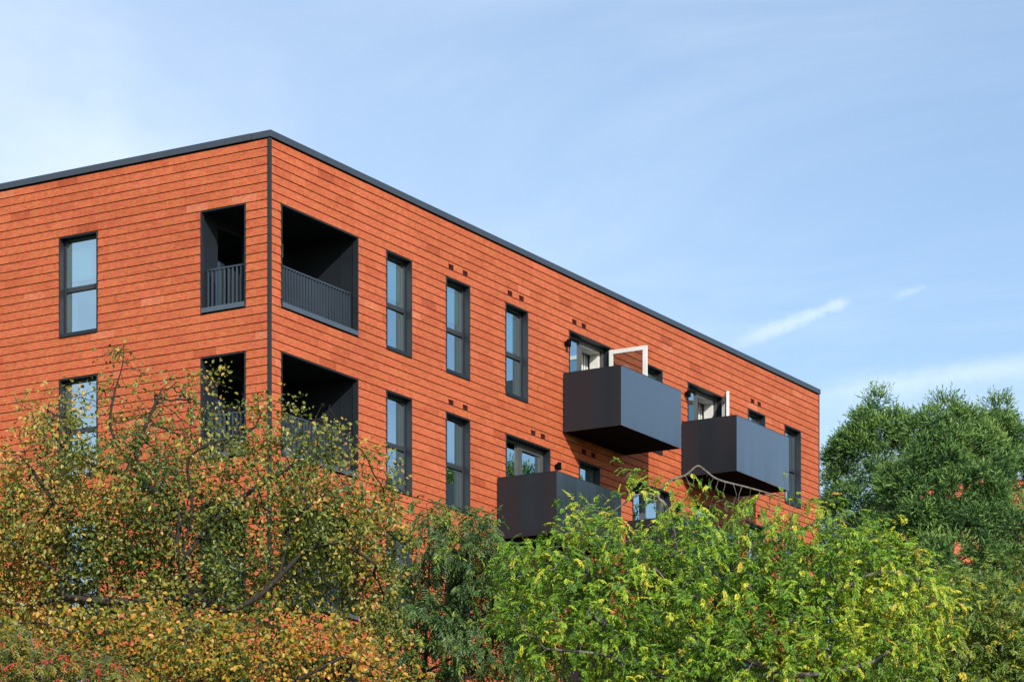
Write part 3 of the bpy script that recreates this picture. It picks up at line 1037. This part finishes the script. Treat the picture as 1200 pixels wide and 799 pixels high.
lean += np.clip((P[:, 0] - .3) / 2.6, -.5, 1) * .10 + np.where(P[:, 2] > zref(640, Y5), .07, 0)
arr = pinnate(P + rng.normal(0, .05, (n, 3)), unit(d * .5 + rng.normal(0, .62, (n, 3)) + np.array([.0, -.35, .18])), rng.uniform(.11, .20, n), 7, .26, 1.05, lean, .10)
leaf_mesh('crown', arr[0], arr[1], arr[2], arr[3], arr[3] * .42, arr[4], L_LOC, root5)

# --- olive green tree at the lower right
Y6 = 50.0
specs = [(1120, 750, 120, 80, 0, 1.8, 1), (1175, 710, 70, 60, .1, 1.4, 1), (1090, 720, 60, 50, .1, 1.2, .9), (1200, 780, 90, 90, 0, 1.6, 1), (1130, 830, 150, 60, 0, 1.8, .6)]
limbs = [[(1140, 870), (1130, 800), (1110, 740), (1090, 690)], [(1140, 860), (1165, 780), (1175, 700), (1172, 665)], [(1140, 860), (1070, 800), (1030, 750)],
         [(1145, 860), (1200, 800), (1240, 730)]]
root6, sk6, b6 = tree('rowan_tree', 'olive green tree with a few amber leaves in front of the dark conifers', 'tree', 1140, Y6, limbs, specs, 3200, BK_DARK,
                      trunk_to=(1140, 875), rmax=.12, clumps=120, crad=.42, infl=1.4, kill=.18, step=.14, tip=.0038)
P, d = leafy_nodes(sk6, .010, 2)
n = len(P)
arr = pinnate(P + rng.normal(0, .08, (n, 3)), unit(d * .6 + rng.normal(0, .5, (n, 3)) + np.array([0, -.35, .1])), rng.uniform(.2, .3, n), 5, .34, .9, rng.normal(.48, .17, n))
leaf_mesh('crown', arr[0], arr[1], arr[2], arr[3], arr[3] * .36, arr[4], L_OLI, root6)


# --- conifers with tufted branches beside the far end of the block
def conifer(label, u, v_top, Y, rad, bottom_v, n_clump, seed, lean=0.0, taper=.62):
    g = np.random.default_rng(seed)
    base = at(u, 0, Y); base[2] = 0
    H = zref(v_top, Y)
    root = empty('conifer_tree', tuple(base)); tag(root, label, 'tree', 'conifers beside the building end')
    sk = Skeleton()
    tr = [np.array([0, 0, -.1]), np.array([.05, 0, H * .5]), np.array([lean, 0, H])]
    sk.limb(tr, step=.4, wob=.02)
    z0 = max(2.0, zref(bottom_v, Y))
    cl = []; ax = []
    for k in range(n_clump):
        s = g.random() ** 1.15
        z = z0 + (H - .3 - z0) * s
        rr = rad * (1 - s) ** taper * (1.1 - .55 * g.random() ** 1.8) + .1
        a = g.uniform(0, 2 * math.pi)
        x0 = np.array([.05 * min(1, z / H * 2) + lean * max(0, (z / H - .5) * 2), 0, z])
        p = x0 + np.array([math.cos(a) * rr, math.sin(a) * rr, -.06 * rr])
        cl.append(p); ax.append(np.array([math.cos(a), math.sin(a), .75 + 1.2 * s ** 3]))
        zz = max(.5, z - .45 * rr)
        st = np.array([x0[0], 0, zz])
        if k % 2 == 0:
            sk.limb([st, st * .45 + p * .55 + np.array([0, 0, -.05 * rr]), p], step=.5, wob=.03)
    cl.append(np.array([lean, 0, H])); ax.append(np.array([0, 0, 1.0]))
    sk.radii(.012, e=2.6, rmax=.3); sk.mesh('trunk', BK_RED, root)
    cl = np.array(cl); ax = unit(np.array(ax))
    bp, ba, bl, bt, bn = [], [], [], [], []
    for c, a in zip(cl, ax):
        sz = g.uniform(.45, .95); nsh = int(50 * (sz / .55) ** 2)
        dirs = unit(a * .55 + g.normal(0, .62, (nsh, 3)))
        ofs = dirs * (g.uniform(.55, 1.0, (nsh, 1)) * sz)
        tone = g.normal(.5, .10)
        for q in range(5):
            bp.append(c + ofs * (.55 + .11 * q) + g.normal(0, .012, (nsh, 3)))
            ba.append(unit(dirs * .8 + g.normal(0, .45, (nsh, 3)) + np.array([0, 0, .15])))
            bn.append(unit(dirs + g.normal(0, .22, (nsh, 3)))); bl.append(g.uniform(.11, .19, nsh)); bt.append(tone + g.normal(0, .12, nsh) + .21 * (q - 2.6))  # darker inside, brighter at the tips: clump shading put into the needle tint
    bp = np.concatenate(bp); ba = np.concatenate(ba); bl = np.concatenate(bl); bt = np.concatenate(bt)
    nr = np.concatenate(bn)
    w3 = bp + base; uu = 600 + w3[:, 0] / w3[:, 1] * F; vv = HZ - (w3[:, 2] - EYE) / w3[:, 1] * F
    ok = np.ones(len(bp), bool)                 # thin places in the crowns where the block behind shows
    for hu, hv, ru, rv in ((1079, 583, 6, 4), (1090, 577, 7, 6), (1127, 571, 5, 8), (1124, 580, 8, 5), (1150, 564, 6, 4), (1121, 645, 7, 13), (1133, 657, 9, 6), (1194, 562, 5, 8)):
        ok &= ((uu - hu) / ru) ** 2 + ((vv - hv) / rv) ** 2 > g.uniform(.1, 2.0, len(bp)) ** 1.0
    bp, ba, bl, bt, nr = bp[ok], ba[ok], bl[ok], bt[ok], nr[ok]
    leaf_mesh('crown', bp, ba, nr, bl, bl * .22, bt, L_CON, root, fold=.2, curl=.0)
    return root


conifer('dark tufted conifer nearest the building end, with a pointed dark top', 1028, 474, 106, 2.75, 800, 230, 3, taper=.46)
conifer('widest conifer with a rounded tufted dome, between two slimmer conifer tops', 1108, 484, 100, 3.3, 800, 310, 4, taper=.42)
conifer('conifer with a thin leaning top at the edge of the picture beside the wide dome', 1178, 483, 108, 2.6, 800, 200, 5, lean=-.25)
conifer('tall broad conifer standing alone to the right, seen only mirrored in the balcony door glass', 1575, 440, 80, 7.0, 900, 900, 6, taper=.25)

# ------------------------------------------------------------------ ground
mg, nt, out = new_mat('lawn')
L = nt.links.new
tc = N(nt, 'ShaderNodeTexCoord'); nz = N(nt, 'ShaderNodeTexNoise', in_Scale=.8, in_Detail=8.0)
L(tc.outputs['Object'], nz.inputs['Vector'])
r = ramp(nt, [(.3, (.030, .050, .014)), (.7, (.075, .105, .028))])
L(nz.outputs['Fac'], r.inputs['Fac'])
p = N(nt, 'ShaderNodeBsdfPrincipled'); p.inputs['Roughness'].default_value = .95
L(r.outputs['Color'], p.inputs['Base Color']); L(p.outputs[0], out.inputs['Surface'])
m = MB(); m.quad((-3000, -3000, 0), (3000, -3000, 0), (3000, 3000, 0), (-3000, 3000, 0))
tag(m.build('ground', mg), 'lawn under the trees', 'ground', kind='structure')

# ------------------------------------------------------------------ sky, sun, camera
SUN_AZ, SUN_EL = R_(159.8), R_(27.5)
wd = bpy.data.worlds.new('World'); S.world = wd; wd.use_nodes = True
nt = wd.node_tree; L = nt.links.new
bg = nt.nodes['Background']; bg.inputs['Strength'].default_value = .13
sky = N(nt, 'ShaderNodeTexSky', sky_type='NISHITA'); sky.sun_disc = False
sky.sun_elevation = SUN_EL; sky.sun_rotation = SUN_AZ
sky.air_density = 1.0; sky.dust_density = .6; sky.ozone_density = 2.0; sky.altitude = 50
geo = N(nt, 'ShaderNodeTexCoord')


def vmath(op, a, b=None):
    n = N(nt, 'ShaderNodeVectorMath', operation=op)
    L(a, n.inputs[0])
    if b is not None:
        if isinstance(b, (tuple, list)): n.inputs[1].default_value = b
        else: L(b, n.inputs[1])
    return n


def math_(op, a, b=None, clamp=False):
    n = N(nt, 'ShaderNodeMath', operation=op, use_clamp=clamp)
    for i, x in enumerate((a, b)):
        if x is None: continue
        if isinstance(x, (int, float)): n.inputs[i].default_value = x
        else: L(x, n.inputs[i])
    return n.outputs[0]


def smooth(val, a, b):
    n = N(nt, 'ShaderNodeMapRange', interpolation_type='SMOOTHSTEP')
    n.inputs['From Min'].default_value = a; n.inputs['From Max'].default_value = b
    L(val, n.inputs['Value'])
    return n.outputs['Result']


D = vmath('NORMALIZE', geo.outputs['Generated']).outputs[0]
# cirrus: clouds on a flat high layer, so they stretch towards the horizon
sep = N(nt, 'ShaderNodeSeparateXYZ'); L(D, sep.inputs[0])
zc = math_('MAXIMUM', sep.outputs['Z'], .06)
px = math_('DIVIDE', sep.outputs['X'], zc); py = math_('DIVIDE', sep.outputs['Y'], zc)
cmb = N(nt, 'ShaderNodeCombineXYZ'); L(px, cmb.inputs[0]); L(py, cmb.inputs[1])
mp = N(nt, 'ShaderNodeMapping'); mp.inputs['Rotation'].default_value = (0, 0, .22); mp.inputs['Scale'].default_value = (.75, .62, 1)
mp.inputs['Location'].default_value = (.3, .1, 0)
L(cmb.outputs[0], mp.inputs['Vector'])
n1 = N(nt, 'ShaderNodeTexNoise', in_Scale=1.5, in_Detail=9.0, in_Roughness=.58, in_Distortion=.9); L(mp.outputs[0], n1.inputs['Vector'])
n2 = N(nt, 'ShaderNodeTexNoise', in_Scale=.5, in_Detail=2.0); L(mp.outputs[0], n2.inputs['Vector'])
c1 = smooth(n1.outputs['Fac'], .36, .80)
c2 = smooth(n2.outputs['Fac'], .35, .70)
lefty = smooth(px, .55, -.75)         # more veil towards the west
cl = math_('MULTIPLY', c1, math_('ADD', math_('MULTIPLY', c2, .30), .06))
cl = math_('ADD', math_('ADD', cl, .025), math_('MULTIPLY', lefty, math_('ADD', math_('MULTIPLY', c1, .22), .24)))


def dirpx(u, v):
    d = np.array([(u - 600) / F, 1.0, (HZ - v) / F]); return d / np.linalg.norm(d)


def trail(p0, p1, w0, w1, a, fade):
    d0, d1 = dirpx(*p0), dirpx(*p1)
    nrm = np.cross(d0, d1); nrm /= np.linalg.norm(nrm)
    along = d1 - d0; ln = np.linalg.norm(along); along /= ln
    s = math_('DIVIDE', vmath('DOT_PRODUCT', vmath('SUBTRACT', D, tuple(d0)).outputs[0], tuple(along)).outputs['Value'], float(ln))
    off = math_('ABSOLUTE', vmath('DOT_PRODUCT', D, tuple(nrm)).outputs['Value'])
    nn = N(nt, 'ShaderNodeTexNoise', in_Scale=190.0, in_Detail=6.0, in_Roughness=.7); L(D, nn.inputs['Vector'])
    off = math_('ADD', off, math_('MULTIPLY', math_('SUBTRACT', nn.outputs['Fac'], .5), .006))
    wid = math_('ADD', math_('MULTIPLY', s, (w1 - w0) / F), w0 / F)
    core = math_('SUBTRACT', 1.0, smooth(math_('DIVIDE', off, wid), -.1, 1.0))
    ends = math_('MULTIPLY', smooth(s, -.05, fade), math_('SUBTRACT', 1.0, smooth(s, .93, 1.03)))
    front = math_('GREATER_THAN', sep.outputs['Y'], 0.0)
    return math_('MULTIPLY', math_('MULTIPLY', core, math_('MULTIPLY', ends, front)), a)


cl = math_('ADD', cl, trail((830, 415), (996, 352), 15, 8, .26, .6))
cl = math_('ADD', cl, trail((935, 468), (1330, 408), 17, 26, .21, .25))
cl = math_('ADD', cl, trail((1040, 352), (1085, 335), 6, 6, .12, .5))
cl = math_('MINIMUM', cl, .9)
mix = N(nt, 'ShaderNodeMixRGB'); mix.inputs['Color2'].default_value = (7.3, 7.8, 8.4, 1)
L(cl, mix.inputs['Fac']); L(sky.outputs[0], mix.inputs['Color1'])
L(mix.outputs[0], bg.inputs['Color'])

sl = bpy.data.lights.new('sun', 'SUN'); sl.energy = 4.2; sl.angle = R_(.5); sl.color = (1, .93, .83)
so = bpy.data.objects.new('sun', sl); COL.objects.link(so)
sd = Vector((math.sin(SUN_AZ) * math.cos(SUN_EL), math.cos(SUN_AZ) * math.cos(SUN_EL), math.sin(SUN_EL)))
so.rotation_euler = sd.to_track_quat('Z', 'Y').to_euler(); so.location = (20, -40, 40)

cd = bpy.data.cameras.new('camera'); cd.sensor_width = 36; cd.lens = F / 1200 * 36
cd.shift_y = (HZ - 399.5) / 1200; cd.clip_start = .5; cd.clip_end = 8000
co = bpy.data.objects.new('camera', cd); COL.objects.link(co); co.location = (0, 0, EYE); co.rotation_euler = (math.pi / 2, 0, 0)
S.camera = co

S.view_settings.view_transform = 'Standard'; S.view_settings.look = 'None'
S.view_settings.exposure = 0.35; S.view_settings.gamma = 1
S.view_settings.use_curve_mapping = False
S.cycles.use_denoising = True
S.cycles.max_bounces = 8; S.cycles.transparent_max_bounces = 12
S.cycles.caustics_reflective = False; S.cycles.caustics_refractive = False
S.cycles.sample_clamp_indirect = 6
